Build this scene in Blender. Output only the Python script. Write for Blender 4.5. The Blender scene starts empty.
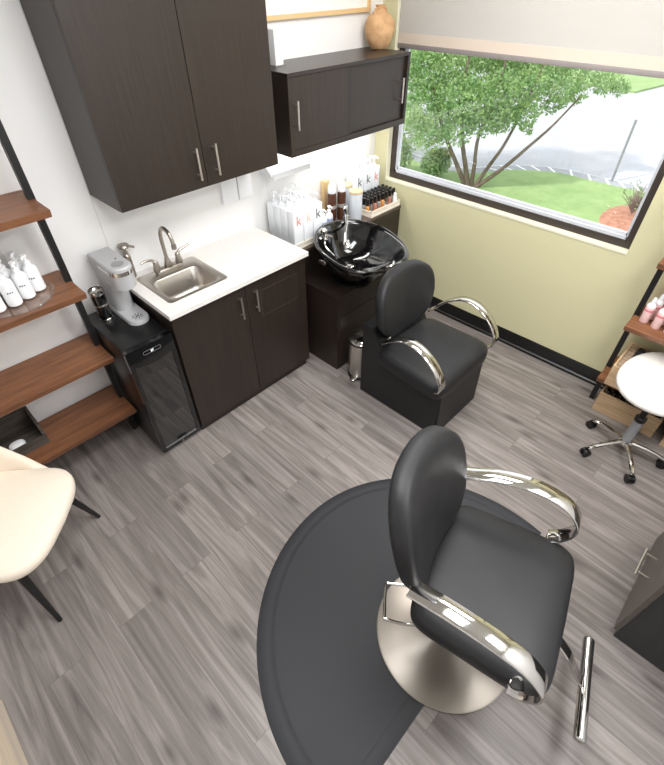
import bpy, bmesh, math, random
from mathutils import Matrix, Vector, noise as mnoise
random.seed(7)
SC = bpy.context.scene
COL = SC.collection
PI = math.pi

# ------------------------------------------------------------------ camera, sky, sun, big lights, exposure
cam = bpy.data.cameras.new('camera')
cam.sensor_fit = 'HORIZONTAL'; cam.sensor_width = 36.0; cam.lens = 36.0 * 451.263 / 664.0
cam.clip_start = 0.05; cam.clip_end = 200
camo = bpy.data.objects.new('camera', cam); COL.objects.link(camo)
Rv = Vector((0.69621285, -0.71782307, -0.00420807)); Uv = Vector((0.49136573, 0.47228315, 0.73178436)); Fv = Vector((0.52330429, 0.51154537, -0.68152326))
camo.matrix_world = Matrix(((Rv.x, Uv.x, -Fv.x, -2.98723), (Rv.y, Uv.y, -Fv.y, -2.43491), (Rv.z, Uv.z, -Fv.z, 2.20860), (0, 0, 0, 1)))
SC.camera = camo

world = bpy.data.worlds.new('sky'); SC.world = world; world.use_nodes = True
wn = world.node_tree.nodes; bgn = wn['Background']
bgn.inputs[0].default_value = (0.93, 0.97, 1.0, 1); bgn.inputs[1].default_value = 1.5

def lamp(name, kind, loc, target, power, color=(1, 1, 1), size=1.0, size_y=None):
    l = bpy.data.lights.new(name, kind); l.energy = power; l.color = color
    if kind == 'AREA':
        l.shape = 'RECTANGLE'; l.size = size; l.size_y = size_y or size
    elif kind == 'SUN': l.angle = math.radians(size)
    o = bpy.data.objects.new(name, l); COL.objects.link(o)
    o.location = loc
    o.rotation_euler = (Vector(target) - Vector(loc)).to_track_quat('-Z', 'Y').to_euler()
    return o
lamp('sun', 'SUN', (-6, 4, 9), (4, 0, -.6), 2.6, (1, .96, .9), 2)
lamp('ceiling_area_light', 'AREA', (-1.7, -2.95, 2.69), (-1.7, -2.95, 0), 31, (.98, .99, 1), 1.2, .6)  # added fill near the camera, brightens cabinet fronts and the wall below them
lamp('ceiling_area_light', 'AREA', (-2.3, -1.75, 2.69), (-2.3, -1.75, 0), 30, (.98, .99, 1), 1.2, .6)
lamp('ceiling_area_light', 'AREA', (-.9, -1.35, 2.69), (-.9, -1.35, 0), 24, (1, .98, .95), .6, 1.2)
lamp('assumed_under_cabinet_light', 'AREA', (-.62, -.1, 1.385), (-.62, -.12, 0), 2.7, (1, .97, .93), .95, .04)  # assumed lamp with no fixture, added to brighten the bottles on the ledge
lamp('window_portal', 'AREA', (.11, -1.04, 1.4), (-2, -1.04, 1.4), 1, (1, 1, 1), 1.84, .9).data.cycles.is_portal = True

SC.view_settings.view_transform = 'Standard'; SC.view_settings.look = 'None'
SC.view_settings.gamma = 1.0; SC.view_settings.use_curve_mapping = False
SC.view_settings.exposure = 0.42

# ------------------------------------------------------------------ materials
def lin(c):
    c = c / 255.0
    return c / 12.92 if c <= .04045 else ((c + .055) / 1.055) ** 2.4
def rgb(r, g, b): return (lin(r), lin(g), lin(b), 1)
def mat(name, col, rough=.5, metal=0, spec=.5, coat=0, var=None, bump=None, trans=0, sheen=0, emit=None, vscale=(6, 6, 6)):
    """principled surface; var = second colour mixed by a noise (vscale); bump = (noise scale, strength)"""
    m = bpy.data.materials.new(name); m.use_nodes = True
    nt = m.node_tree; b = nt.nodes['Principled BSDF']
    b.inputs['Base Color'].default_value = col; b.inputs['Roughness'].default_value = rough
    b.inputs['Metallic'].default_value = metal; b.inputs['Specular IOR Level'].default_value = spec
    b.inputs['Coat Weight'].default_value = coat; b.inputs['Sheen Weight'].default_value = sheen
    b.inputs['Transmission Weight'].default_value = trans
    if emit: b.inputs['Emission Color'].default_value = col; b.inputs['Emission Strength'].default_value = emit
    tc = nt.nodes.new('ShaderNodeTexCoord')
    if var:
        mp = nt.nodes.new('ShaderNodeMapping'); mp.inputs['Scale'].default_value = vscale
        nt.links.new(tc.outputs['Object'], mp.inputs['Vector'])
        n = nt.nodes.new('ShaderNodeTexNoise'); n.inputs['Scale'].default_value = 1; n.inputs['Detail'].default_value = 7
        n.inputs['Roughness'].default_value = .62
        nt.links.new(mp.outputs[0], n.inputs['Vector'])
        r = nt.nodes.new('ShaderNodeValToRGB'); r.color_ramp.elements[0].position = .36; r.color_ramp.elements[1].position = .66
        r.color_ramp.elements[0].color = var; r.color_ramp.elements[1].color = col
        nt.links.new(n.outputs['Fac'], r.inputs[0]); nt.links.new(r.outputs[0], b.inputs['Base Color'])
    if bump:
        n2 = nt.nodes.new('ShaderNodeTexNoise'); n2.inputs['Scale'].default_value = bump[0]; n2.inputs['Detail'].default_value = 4
        nt.links.new(tc.outputs['Object'], n2.inputs['Vector'])
        bp = nt.nodes.new('ShaderNodeBump'); bp.inputs['Strength'].default_value = bump[1]; bp.inputs['Distance'].default_value = .002
        nt.links.new(n2.outputs['Fac'], bp.inputs['Height']); nt.links.new(bp.outputs[0], b.inputs['Normal'])
    return m
def glassmat(name, tint=(1, 1, 1, 1), refl=1.0, rough=.0):
    """thin glass sheet: clear with a fresnel reflection"""
    m = bpy.data.materials.new(name); m.use_nodes = True; nt = m.node_tree
    nt.nodes.remove(nt.nodes['Principled BSDF']); out = nt.nodes['Material Output']
    t = nt.nodes.new('ShaderNodeBsdfTransparent'); t.inputs[0].default_value = tint
    g = nt.nodes.new('ShaderNodeBsdfGlossy'); g.inputs['Roughness'].default_value = rough
    f = nt.nodes.new('ShaderNodeLayerWeight'); f.inputs[0].default_value = .5
    pw = nt.nodes.new('ShaderNodeMath'); pw.operation = 'POWER'; pw.inputs[1].default_value = 4; nt.links.new(f.outputs['Facing'], pw.inputs[0])
    mu = nt.nodes.new('ShaderNodeMath'); mu.operation = 'MULTIPLY_ADD'; mu.inputs[1].default_value = .8; mu.inputs[2].default_value = .04 * refl; mu.use_clamp = True
    mx = nt.nodes.new('ShaderNodeMixShader')
    nt.links.new(pw.outputs[0], mu.inputs[0]); nt.links.new(mu.outputs[0], mx.inputs[0])
    nt.links.new(t.outputs[0], mx.inputs[1]); nt.links.new(g.outputs[0], mx.inputs[2]); nt.links.new(mx.outputs[0], out.inputs[0])
    return m
def floormat():
    m = bpy.data.materials.new('vinyl plank floor'); m.use_nodes = True; nt = m.node_tree; L = nt.links.new
    b = nt.nodes['Principled BSDF']; b.inputs['Roughness'].default_value = .42; b.inputs['Specular IOR Level'].default_value = .4
    tc = nt.nodes.new('ShaderNodeTexCoord')
    mp = nt.nodes.new('ShaderNodeMapping'); mp.inputs['Rotation'].default_value = (0, 0, PI / 2); L(tc.outputs['Object'], mp.inputs['Vector'])
    br = nt.nodes.new('ShaderNodeTexBrick'); br.offset = .37; br.inputs['Scale'].default_value = 1
    br.inputs['Brick Width'].default_value = 1.22; br.inputs['Row Height'].default_value = .165; br.inputs['Mortar Size'].default_value = .0009
    br.inputs['Color1'].default_value = (0, 0, 0, 1); br.inputs['Color2'].default_value = (1, 1, 1, 1); br.inputs['Mortar'].default_value = (.5, .5, .5, 1)
    L(mp.outputs[0], br.inputs['Vector'])
    # grain: noise stretched along the planks, shifted per plank
    sc = nt.nodes.new('ShaderNodeVectorMath'); sc.operation = 'MULTIPLY'; sc.inputs[1].default_value = (1.3, 20, 1); L(mp.outputs[0], sc.inputs[0])
    of = nt.nodes.new('ShaderNodeVectorMath'); of.operation = 'MULTIPLY_ADD'; of.inputs[1].default_value = (37, 91, 13)
    L(br.outputs['Color'], of.inputs[0]); L(sc.outputs[0], of.inputs[2])
    n = nt.nodes.new('ShaderNodeTexNoise'); n.inputs['Scale'].default_value = 1; n.inputs['Detail'].default_value = 9; n.inputs['Roughness'].default_value = .6; n.inputs['Distortion'].default_value = 1.4
    L(of.outputs[0], n.inputs['Vector'])
    r = nt.nodes.new('ShaderNodeValToRGB'); e = r.color_ramp.elements
    e[0].position = .22; e[0].color = rgb(90, 84, 81); e[1].position = .78; e[1].color = rgb(164, 157, 153)
    x = r.color_ramp.elements.new(.45); x.color = rgb(123, 116, 112)
    x = r.color_ramp.elements.new(.58); x.color = rgb(143, 136, 132)
    L(n.outputs['Fac'], r.inputs[0])
    # dark knots
    s2 = nt.nodes.new('ShaderNodeVectorMath'); s2.operation = 'MULTIPLY'; s2.inputs[1].default_value = (1.5, 4.6, 1); L(mp.outputs[0], s2.inputs[0])
    vo = nt.nodes.new('ShaderNodeTexVoronoi'); vo.voronoi_dimensions = '2D'; vo.inputs['Scale'].default_value = 1; L(s2.outputs[0], vo.inputs['Vector'])
    kr = nt.nodes.new('ShaderNodeValToRGB'); kr.color_ramp.elements[0].position = .02; kr.color_ramp.elements[0].color = (.42, .39, .38, 1); kr.color_ramp.elements[1].position = .13; kr.color_ramp.elements[1].color = (1, 1, 1, 1)
    L(vo.outputs['Distance'], kr.inputs[0])
    m1 = nt.nodes.new('ShaderNodeMix'); m1.data_type = 'RGBA'; m1.blend_type = 'MULTIPLY'; m1.inputs[0].default_value = .8
    L(r.outputs[0], m1.inputs[6]); L(kr.outputs[0], m1.inputs[7])
    # plank to plank tone, dark joints
    pr = nt.nodes.new('ShaderNodeValToRGB'); pr.color_ramp.elements[0].color = (.84, .83, .83, 1); pr.color_ramp.elements[1].color = (1.06, 1.05, 1.04, 1); L(br.outputs['Color'], pr.inputs[0])
    m2 = nt.nodes.new('ShaderNodeMix'); m2.data_type = 'RGBA'; m2.blend_type = 'MULTIPLY'; m2.inputs[0].default_value = 1
    L(m1.outputs[2], m2.inputs[6]); L(pr.outputs[0], m2.inputs[7])
    m3 = nt.nodes.new('ShaderNodeMix'); m3.data_type = 'RGBA'; m3.inputs[7].default_value = rgb(98, 91, 87)
    L(br.outputs['Fac'], m3.inputs[0]); L(m2.outputs[2], m3.inputs[6]); L(m3.outputs[2], b.inputs['Base Color'])
    bp = nt.nodes.new('ShaderNodeBump'); bp.inputs['Strength'].default_value = .15; bp.inputs['Distance'].default_value = .001
    L(n.outputs['Fac'], bp.inputs['Height']); L(bp.outputs[0], b.inputs['Normal'])
    return m
def blindmat():
    m = mat('blind fabric', rgb(196, 192, 187), .9, bump=(900, .15)); nt = m.node_tree
    b = nt.nodes['Principled BSDF']; out = nt.nodes['Material Output']
    t = nt.nodes.new('ShaderNodeBsdfTranslucent'); t.inputs[0].default_value = rgb(196, 190, 184)
    mx = nt.nodes.new('ShaderNodeMixShader'); mx.inputs[0].default_value = .1
    nt.links.new(b.outputs[0], mx.inputs[1]); nt.links.new(t.outputs[0], mx.inputs[2]); nt.links.new(mx.outputs[0], out.inputs[0])
    return m
def leafmat(name, c1, c2):
    m = mat(name, c1, .6, var=c2, vscale=(5, 5, 5)); nt = m.node_tree
    b = nt.nodes['Principled BSDF']; out = nt.nodes['Material Output']
    t = nt.nodes.new('ShaderNodeBsdfTranslucent'); t.inputs[0].default_value = c1
    mx = nt.nodes.new('ShaderNodeMixShader'); mx.inputs[0].default_value = .4
    nt.links.new(b.outputs[0], mx.inputs[1]); nt.links.new(t.outputs[0], mx.inputs[2]); nt.links.new(mx.outputs[0], out.inputs[0])
    return m

M = dict(
    floor=floormat(),
    white=mat('white wall paint', rgb(238, 237, 236), .75, bump=(260, .05)),
    green=mat('sage green wall paint', rgb(208, 203, 165), .7, bump=(260, .05)),
    ceil=mat('ceiling paint', rgb(240, 238, 235), .9),
    sill=mat('pale sill paint', rgb(236, 232, 208), .5),
    base=mat('black baseboard', rgb(17, 17, 18), .38),
    winframe=mat('dark bronze frame', rgb(56, 48, 44), .45),
    alum=mat('pale window bead', rgb(205, 208, 214), .4),
    pane=glassmat('window glass', refl=.8),
    clear=glassmat('clear glass', tint=(.975, .98, .98, 1), refl=1.2),
    smoke=glassmat('smoked cooler glass', tint=(.2, .2, .19, 1), refl=3.8),
    blind=blindmat(), hem=mat('blind hem', rgb(206, 192, 178), .9), blindbar=mat('blind bottom bar', rgb(140, 132, 131), .5),
    esp=mat('espresso laminate', rgb(48, 38, 31), .42, var=rgb(35, 27, 22), vscale=(90, 90, 3), spec=.5),
    espx=mat('espresso laminate long grain', rgb(46, 37, 33), .33, var=rgb(34, 27, 24), vscale=(3, 90, 90), spec=.5),
    lineesp=mat('light espresso line', rgb(72, 60, 52), .4),
    espedge=mat('espresso edge', rgb(32, 26, 23), .42),
    quartz=mat('white counter', rgb(229, 226, 222), .3, var=rgb(226, 222, 218), vscale=(30, 30, 30)),
    steel=mat('brushed nickel', rgb(176, 169, 160), .3, metal=1, var=rgb(160, 153, 145), vscale=(4, 60, 60)),
    sink=mat('sink steel', rgb(188, 182, 175), .34, metal=1),
    chrome=mat('chrome', rgb(206, 204, 201), .08, metal=1),
    satin=mat('satin steel', rgb(206, 202, 196), .28, metal=1, var=rgb(196, 192, 186), vscale=(2, 2, 200)),
    handle=mat('handle nickel', rgb(214, 206, 198), .3, metal=1),
    walnut=mat('walnut shelf', rgb(144, 97, 66), .45, var=rgb(108, 69, 46), vscale=(3, 34, 34)),
    oak=mat('pale oak', rgb(220, 192, 156), .55, var=rgb(190, 158, 120), vscale=(60, 4, 60)),
    ash=mat('weathered grey wood', rgb(92, 84, 77), .8, var=rgb(56, 50, 46), vscale=(4, 40, 40)),
    iron=mat('black steel', rgb(20, 20, 21), .45),
    blackgloss=mat('gloss black', rgb(10, 10, 11), .09, coat=.5),
    blackpl=mat('black plastic', rgb(16, 16, 17), .4),
    cooltop=mat('cooler black casing', rgb(17, 17, 18), .3),
    grey=mat('warm grey plastic', rgb(176, 176, 178), .4), grey2=mat('darker grey plastic', rgb(140, 140, 143), .45),
    vinyl=mat('black vinyl', rgb(36, 36, 38), .47, spec=.33, bump=(500, .12), var=rgb(31, 31, 33), vscale=(8, 8, 8)),
    vinylb=mat('black vinyl body', rgb(22, 22, 24), .5),
    mat_=mat('anti fatigue mat', rgb(47, 48, 52), .7, bump=(400, .2)),
    cream=mat('cream boucle', rgb(240, 228, 212), .95, sheen=.2, var=rgb(234, 220, 202), vscale=(180, 180, 180), bump=(300, .4)),
    stoolw=mat('white vinyl', rgb(238, 234, 228), .4),
    whitepl=mat('white plastic', rgb(240, 241, 243), .35), offw=mat('ivory plastic', rgb(240, 232, 218), .5),
    frost=mat('frosted white plastic', rgb(240, 243, 247), .3, trans=.05),
    jar=mat('milky glass', rgb(226, 232, 240), .15, trans=.2),
    amber=mat('amber brown plastic', rgb(84, 50, 36), .2), tan=mat('tan carton', rgb(206, 176, 128), .6),
    cork=mat('pale bamboo lid', rgb(218, 190, 150), .6, var=rgb(204, 174, 132), vscale=(40, 8, 8)),
    clay=mat('unglazed clay', rgb(214, 174, 130), .85, var=rgb(190, 148, 106), vscale=(14, 14, 20), bump=(70, .3)),
    fr=mat('light picture wood', rgb(222, 188, 138), .5), paper=mat('picture paper', rgb(238, 236, 232), .8),
    inkk=mat('dark grey print', rgb(70, 66, 66), .6), coral=mat('coral print', rgb(226, 120, 104), .6), palecoral=mat('pale coral print', rgb(240, 192, 172), .6), blueprint=mat('blue grey print', rgb(150, 166, 196), .6),
    pinkb=mat('pink bottle', rgb(240, 206, 204), .4), pinkd=mat('deep pink print', rgb(222, 128, 138), .5),
    screen=mat('cooler digits', rgb(235, 240, 245), .4, emit=1.5),
    seam=mat('wall seam', rgb(206, 206, 207), .8),
    grass=mat('lawn grass', rgb(142, 166, 110), .9, var=rgb(124, 152, 94), vscale=(3, 3, 3), bump=(60, .8)),
    asphalt=mat('pale asphalt', rgb(172, 174, 179), .95, var=rgb(164, 166, 171), vscale=(.8, .8, .8), bump=(120, .2)),
    kerb=mat('kerb concrete', rgb(158, 161, 165), .9, var=rgb(146, 149, 154), vscale=(9, 9, 9)), line=mat('road paint', rgb(226, 227, 228), .8),
    bark=mat('bark', rgb(120, 106, 94), .9, var=rgb(88, 76, 66), vscale=(14, 14, 3), bump=(40, .6)),
    leaf=leafmat('maple leaves', rgb(160, 186, 122), rgb(104, 146, 92)), leaf2=leafmat('shrub leaves', rgb(160, 180, 128), rgb(112, 146, 104)),
    twig=mat('grey brown twigs', rgb(134, 116, 112), .9), mulch=mat('red mulch', rgb(186, 136, 112), .95, var=rgb(150, 104, 84), vscale=(12, 12, 12), bump=(40, 1)),
    pole=mat('grey painted pole', rgb(132, 134, 140), .5),
    gold=mat('amber liquid', rgb(206, 146, 78), .3), greyliq=mat('grey liquid', rgb(150, 146, 142), .3), rose=mat('rosy liquid', rgb(176, 124, 106), .3),
    blue=mat('slate blue carton', rgb(124, 136, 152), .55), dark=mat('charcoal carton', rgb(58, 60, 66), .5), beige=mat('beige carton', rgb(176, 152, 128), .6), silver=mat('silver grey carton', rgb(176, 180, 188), .45),
    rib=mat('striped woven rug', rgb(196, 176, 150), .95, var=rgb(150, 142, 134), vscale=(14, .2, 1), bump=(200, .4)),
)

def discmat():
    m = mat('lathe-brushed steel', rgb(150, 143, 135), .36, metal=1); nt = m.node_tree; b = nt.nodes['Principled BSDF']
    b.inputs['Anisotropic'].default_value = .8; b.inputs['Anisotropic Rotation'].default_value = .25
    tg = nt.nodes.new('ShaderNodeTangent'); tg.direction_type = 'RADIAL'; tg.axis = 'Z'; nt.links.new(tg.outputs[0], b.inputs['Tangent'])
    return m
M['disc'] = discmat()

# ------------------------------------------------------------------ mesh helpers
def B(): return bmesh.new()
def box(bm, x0, x1, y0, y1, z0, z1, r=0, seg=2, mtx=None):
    t = bmesh.new() if (r or mtx) else bm
    vs = [t.verts.new(p) for p in ((x0, y0, z0), (x1, y0, z0), (x1, y1, z0), (x0, y1, z0), (x0, y0, z1), (x1, y0, z1), (x1, y1, z1), (x0, y1, z1))]
    for f in ((0, 3, 2, 1), (4, 5, 6, 7), (0, 1, 5, 4), (1, 2, 6, 5), (2, 3, 7, 6), (3, 0, 4, 7)): t.faces.new([vs[i] for i in f])
    if r: bmesh.ops.bevel(t, geom=t.edges[:], offset=r, segments=seg, affect='EDGES', profile=.5)
    if t is not bm:
        if mtx: t.transform(mtx)
        join(bm, t)
def join(bm, t):
    me = bpy.data.meshes.new('tmp'); t.to_mesh(me); t.free(); bm.from_mesh(me); bpy.data.meshes.remove(me)
def loft(bm, rings, cap0=True, cap1=True, closed=True):
    R = [[bm.verts.new(p) for p in r] for r in rings]; n = len(R[0])
    for a, b in zip(R, R[1:]):
        for i in range(n if closed else n - 1):
            j = (i + 1) % n; bm.faces.new((a[i], a[j], b[j], b[i]))
    if cap0: bm.faces.new(R[0][::-1])
    if cap1: bm.faces.new(R[-1])
    return R
def lathe(bm, prof, c=(0, 0, 0), n=32, mtx=None):
    """prof: (radius, z) from bottom to top"""
    rings = []
    for r, z in prof:
        r = max(r, .0002)
        rings.append([Vector((r * math.cos(2 * PI * i / n), r * math.sin(2 * PI * i / n), z)) for i in range(n)])
    if mtx: rings = [[mtx @ p for p in q] for q in rings]
    loft(bm, [[p + Vector(c) for p in q] for q in rings])
def smooth(pts, k=8):
    """catmull-rom through pts"""
    P = [Vector(p) for p in pts]
    if len(P) < 3: return P
    P = [P[0] * 2 - P[1]] + P + [P[-1] * 2 - P[-2]]; out = []
    for i in range(1, len(P) - 2):
        a, b, c, d = P[i - 1:i + 3]
        for j in range(k):
            t = j / k
            out.append(.5 * ((2 * b) + (c - a) * t + (2 * a - 5 * b + 4 * c - d) * t * t + (3 * b - a - 3 * c + d) * t ** 3))
    out.append(P[-2]); return out
def frames(P):
    T = [(P[min(i + 1, len(P) - 1)] - P[max(i - 1, 0)]).normalized() for i in range(len(P))]
    u = T[0].orthogonal().normalized(); out = []
    for t in T:
        u = (u - t * u.dot(t)); u = u.normalized() if u.length > 1e-6 else t.orthogonal().normalized()
        out.append((t, u, t.cross(u)))
    return out
def tube(bm, pts, r, n=12, k=0):
    P = smooth(pts, k) if k else [Vector(p) for p in pts]
    rr = r if isinstance(r, (list, tuple)) else [r] * len(P)
    if len(rr) != len(P): rr = [rr[0] + (rr[-1] - rr[0]) * i / (len(P) - 1) for i in range(len(P))]
    loft(bm, [[p + (u * math.cos(2 * PI * i / n) + v * math.sin(2 * PI * i / n)) * q for i in range(n)] for p, (t, u, v), q in zip(P, frames(P), rr)])
def cyl(bm, p0, p1, r0, r1=None, n=20): tube(bm, [p0, p1], [r0, r0 if r1 is None else r1], n)
def band(bm, pts, w, t, side=(1, 0, 0), k=8):
    """flat strip of width w along 'side', thickness t, swept along pts"""
    P = smooth(pts, k); S = Vector(side); rings = []
    for i, p in enumerate(P):
        T = (P[min(i + 1, len(P) - 1)] - P[max(i - 1, 0)]).normalized(); s = (S - T * S.dot(T)).normalized(); nrm = T.cross(s)
        e = t * .35
        rings.append([p + s * a + nrm * b for a, b in ((-w / 2 + e, -t / 2), (w / 2 - e, -t / 2), (w / 2, -t / 2 + e), (w / 2, t / 2 - e), (w / 2 - e, t / 2), (-w / 2 + e, t / 2), (-w / 2, t / 2 - e), (-w / 2, -t / 2 + e))])
    loft(bm, rings)
def prism(bm, poly, a, b, ax='z', r=0):
    f = {'z': lambda p, h: (p[0], p[1], h), 'x': lambda p, h: (h, p[0], p[1]), 'y': lambda p, h: (p[0], h, p[1])}[ax]
    t = bmesh.new(); loft(t, [[f(p, a) for p in poly], [f(p, b) for p in poly]])
    if r: bmesh.ops.bevel(t, geom=t.edges[:], offset=r, segments=2, affect='EDGES')
    join(bm, t)
def spow(v, e): return math.copysign(abs(v) ** e, v)
def cushion(bm, c, rad, e1=.4, e2=.5, axis='z', deform=None, nu=40, nv=16):
    """superellipsoid pad; axis = its thin direction; deform(p) gets the offset from the centre scaled -1..1 and the point"""
    rings = []
    for j in range(nv + 1):
        h = -PI / 2 + PI * j / nv; ch, sh = spow(math.cos(h), e1), spow(math.sin(h), e1)
        if j in (0, nv): ch = .002
        q = []
        for i in range(nu):
            w = 2 * PI * i / nu; a, b = ch * spow(math.cos(w), e2), ch * spow(math.sin(w), e2)
            n = {'z': (a, b, sh), 'y': (a, sh, b), 'x': (sh, a, b)}[axis]
            p = Vector((n[0] * rad[0], n[1] * rad[1], n[2] * rad[2]))
            if deform: p = deform(Vector(n), p)
            q.append(p + Vector(c))
        rings.append(q)
    loft(bm, rings)
def rrect(cx, cy, hx, hy, r, z, n=6):
    out = []
    for k, (sx, sy) in enumerate(((1, 1), (-1, 1), (-1, -1), (1, -1))):
        for i in range(n + 1):
            a = PI / 2 * (k + i / n); out.append((cx + sx * (hx - r) + r * math.cos(a), cy + sy * (hy - r) + r * math.sin(a), z))
    return out
def obj(name, bm, m, parent=None, sharp=35, world_coords=True, bevel=0):
    if bevel: bmesh.ops.bevel(bm, geom=bm.edges[:], offset=bevel, segments=2, affect='EDGES')
    bmesh.ops.recalc_face_normals(bm, faces=bm.faces[:])
    if parent is not None and world_coords:
        q = parent; off = Vector((0, 0, 0))
        while q is not None: off += q.location; q = q.parent
        bm.transform(Matrix.Translation(-off))
    me = bpy.data.meshes.new(name); bm.to_mesh(me); bm.free()
    for p in me.polygons: p.use_smooth = True
    me.set_sharp_from_angle(angle=math.radians(sharp))
    me.materials.append(m)
    o = bpy.data.objects.new(name, me); COL.objects.link(o)
    if parent is not None: o.parent = parent
    return o
def tag(o, label, cat, group=None):
    o['label'] = label; o['category'] = cat
    if group: o['group'] = group
    return o
def thing(name, label, cat, loc=(0, 0, 0), rz=0, group=None):
    o = bpy.data.objects.new(name, None); COL.objects.link(o); o.empty_display_size = .05
    o.location = loc; o.rotation_euler = (0, 0, rz); return tag(o, label, cat, group)
def struct(name, bm, m, parent=None, sharp=35):
    o = obj(name, bm, m, parent, sharp)
    if parent is None: o['kind'] = 'structure'
    return o
def dup(root, loc, label, rz=None, group=None):
    r = root.copy(); COL.objects.link(r); r.location = loc; r['label'] = label
    if rz is not None: r.rotation_euler = (0, 0, rz)
    if group: r['group'] = group
    for ch in list(root.children):
        c = ch.copy(); COL.objects.link(c); c.parent = r
        for g in list(ch.children):
            d = g.copy(); COL.objects.link(d); d.parent = c
    return r
def letters(name, body, size, mtx, m, parent, depth=.0006):
    """raised print: a text turned into mesh; mtx places it in the parent's local space"""
    cu = bpy.data.curves.new(name, 'FONT'); cu.body = body; cu.size = size; cu.extrude = depth; cu.align_x = 'CENTER'
    t = bpy.data.objects.new(name, cu); COL.objects.link(t); bpy.context.view_layer.update()
    me = bpy.data.meshes.new_from_object(t.evaluated_get(bpy.context.evaluated_depsgraph_get()))
    bpy.data.objects.remove(t); me.transform(mtx); me.materials.clear(); me.materials.append(m)
    o = bpy.data.objects.new(name, me); COL.objects.link(o); o.parent = parent
    return o
def face_neg_y(x, y, z): return Matrix.Translation((x, y, z)) @ Matrix.Rotation(PI / 2, 4, 'X')
ORD = ['first', 'second', 'third', 'fourth', 'fifth', 'sixth', 'seventh', 'eighth', 'ninth', 'tenth']

# ------------------------------------------------------------------ the room
XL, YF, ZC = -4.15, -3.45, 2.72
b = B(); box(b, XL, .12, YF, .1, -.06, 0); struct('floor', b, M['floor'])
b = B(); box(b, XL, .0, 0, .1, 0, ZC); struct('wall_back', b, M['white'])
b = B(); box(b, XL - .1, XL, YF, .1, 0, ZC); struct('wall_left', b, M['white'])
b = B(); box(b, XL, .12, YF - .1, YF, 0, ZC); struct('wall_front', b, M['white'])
b = B(); box(b, XL - .1, .12, YF - .1, .1, ZC, ZC + .06); struct('ceiling', b, M['ceil'])
WY0, WY1, WZ0, WZ1 = -1.962, -.123, .944, 2.36
b = B()
box(b, 0, .12, YF, .1, 0, WZ0); box(b, 0, .12, YF, .1, WZ1, ZC)
box(b, 0, .12, WY1, .1, WZ0, WZ1); box(b, 0, .12, YF, WY0, WZ0, WZ1)
struct('wall_right', b, M['green'])
b = B(); box(b, -2.2015, -2.1985, -.0012, 0, 0, ZC); struct('trim_1', b, M['seam'])
# black stepped baseboard along the green wall
b = B(); prism(b, [(0, 0), (-.024, 0), (-.024, .018), (-.016, .026), (-.016, .062), (-.012, .07), (-.012, .1), (-.006, .1125), (0, .1125)], YF, 0, 'y'); struct('baseboard_right', b, M['base'])
b = B(); box(b, XL, -2.49, -.014, 0, 0, .1); struct('baseboard_back', b, M['base'])
# window: frame, glazing bead, glass, sill
b = B(); fw = .044
for a in ((WY0, WY1, WZ0, WZ0 + fw), (WY0, WY1, WZ1 - fw, WZ1)): box(b, .05, .1, a[0], a[1], a[2], a[3])
for a in ((WY0, WY0 + fw), (WY1 - fw, WY1)): box(b, .05, .1, a[0], a[1], WZ0 + fw, WZ1 - fw)
win = struct('window_1', b, M['winframe'])
b = B()
for dx, e in ((.062, .018), (.074, .036)):
    y0, y1, z0, z1 = WY0 + fw, WY1 - fw, WZ0 + fw, WZ1 - fw
    box(b, dx, .096, y0, y1, z0, z0 + e); box(b, dx, .096, y0, y0 + e * .5, z0, z1); box(b, dx, .096, y1 - e * .5, y1, z0, z1)
obj('glazing_bead', b, M['alum'], win)
b = B(); box(b, .08, .083, WY0 + fw, WY1 - fw, WZ0 + fw, WZ1 - fw); obj('glass_pane', b, M['pane'], win)
b = B(); box(b, -.004, .05, WY0, WY1, WZ0 - .012, WZ0 + .001); obj('window_sill', b, M['sill'], win)
b = B(); box(b, 0, .05, WY1 - .002, WY1, WZ0, WZ1); obj('window_jamb', b, M['sill'], win)
t = thing('roller_blind', 'pale greige roller blind half lowered over the window', 'blind', (.022, -1.04, 1.79))
b = B(); box(b, .018, .021, WY0 + .012, WY1 - .012, 1.868, 2.36); obj('fabric', b, M['blind'], t)
b = B(); box(b, .0155, .022, WY0 + .012, WY1 - .012, 1.812, 1.868); obj('hem', b, M['hem'], t)
b = B(); box(b, .013, .026, WY0 + .01, WY1 - .01, 1.787, 1.814, .003); obj('bottom_bar', b, M['blindbar'], t)

# ------------------------------------------------------------------ helper: bar handle
def bar_handle(parent, p, length, along, out, r=.006, stand=.03):
    """p = centre on the door face; along / out = unit vectors"""
    p, a, o = Vector(p), Vector(along), Vector(out); c = B()
    cyl(c, p + o * stand - a * length / 2, p + o * stand + a * length / 2, r, n=12)
    for s in (-1, 1): cyl(c, p + a * s * length * .36, p + a * s * length * .36 + o * stand, r * .8, n=10)
    return obj('handle', c, M['handle'], parent)

# ------------------------------------------------------------------ tall wall cabinet
t = thing('wall_cabinet', 'tall dark espresso two-door wall cabinet above the sink', 'cabinet', (-1.728, 0, 1.3745))
b = B(); box(b, -2.198, -1.259, -.314, -.003, 1.3745, 2.5); obj('body', b, M['esp'], t)
for x0, x1, hx in ((-2.198, -1.7305, -1.776), (-1.7275, -1.259, -1.668)):
    b = B(); box(b, x0, x1, -.334, -.316, 1.376, 2.498, .001, 1); d = obj('door', b, M['esp'], t)
    bar_handle(d, (hx, -.334, 1.495), .145, (0, 0, 1), (0, -1, 0))
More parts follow.
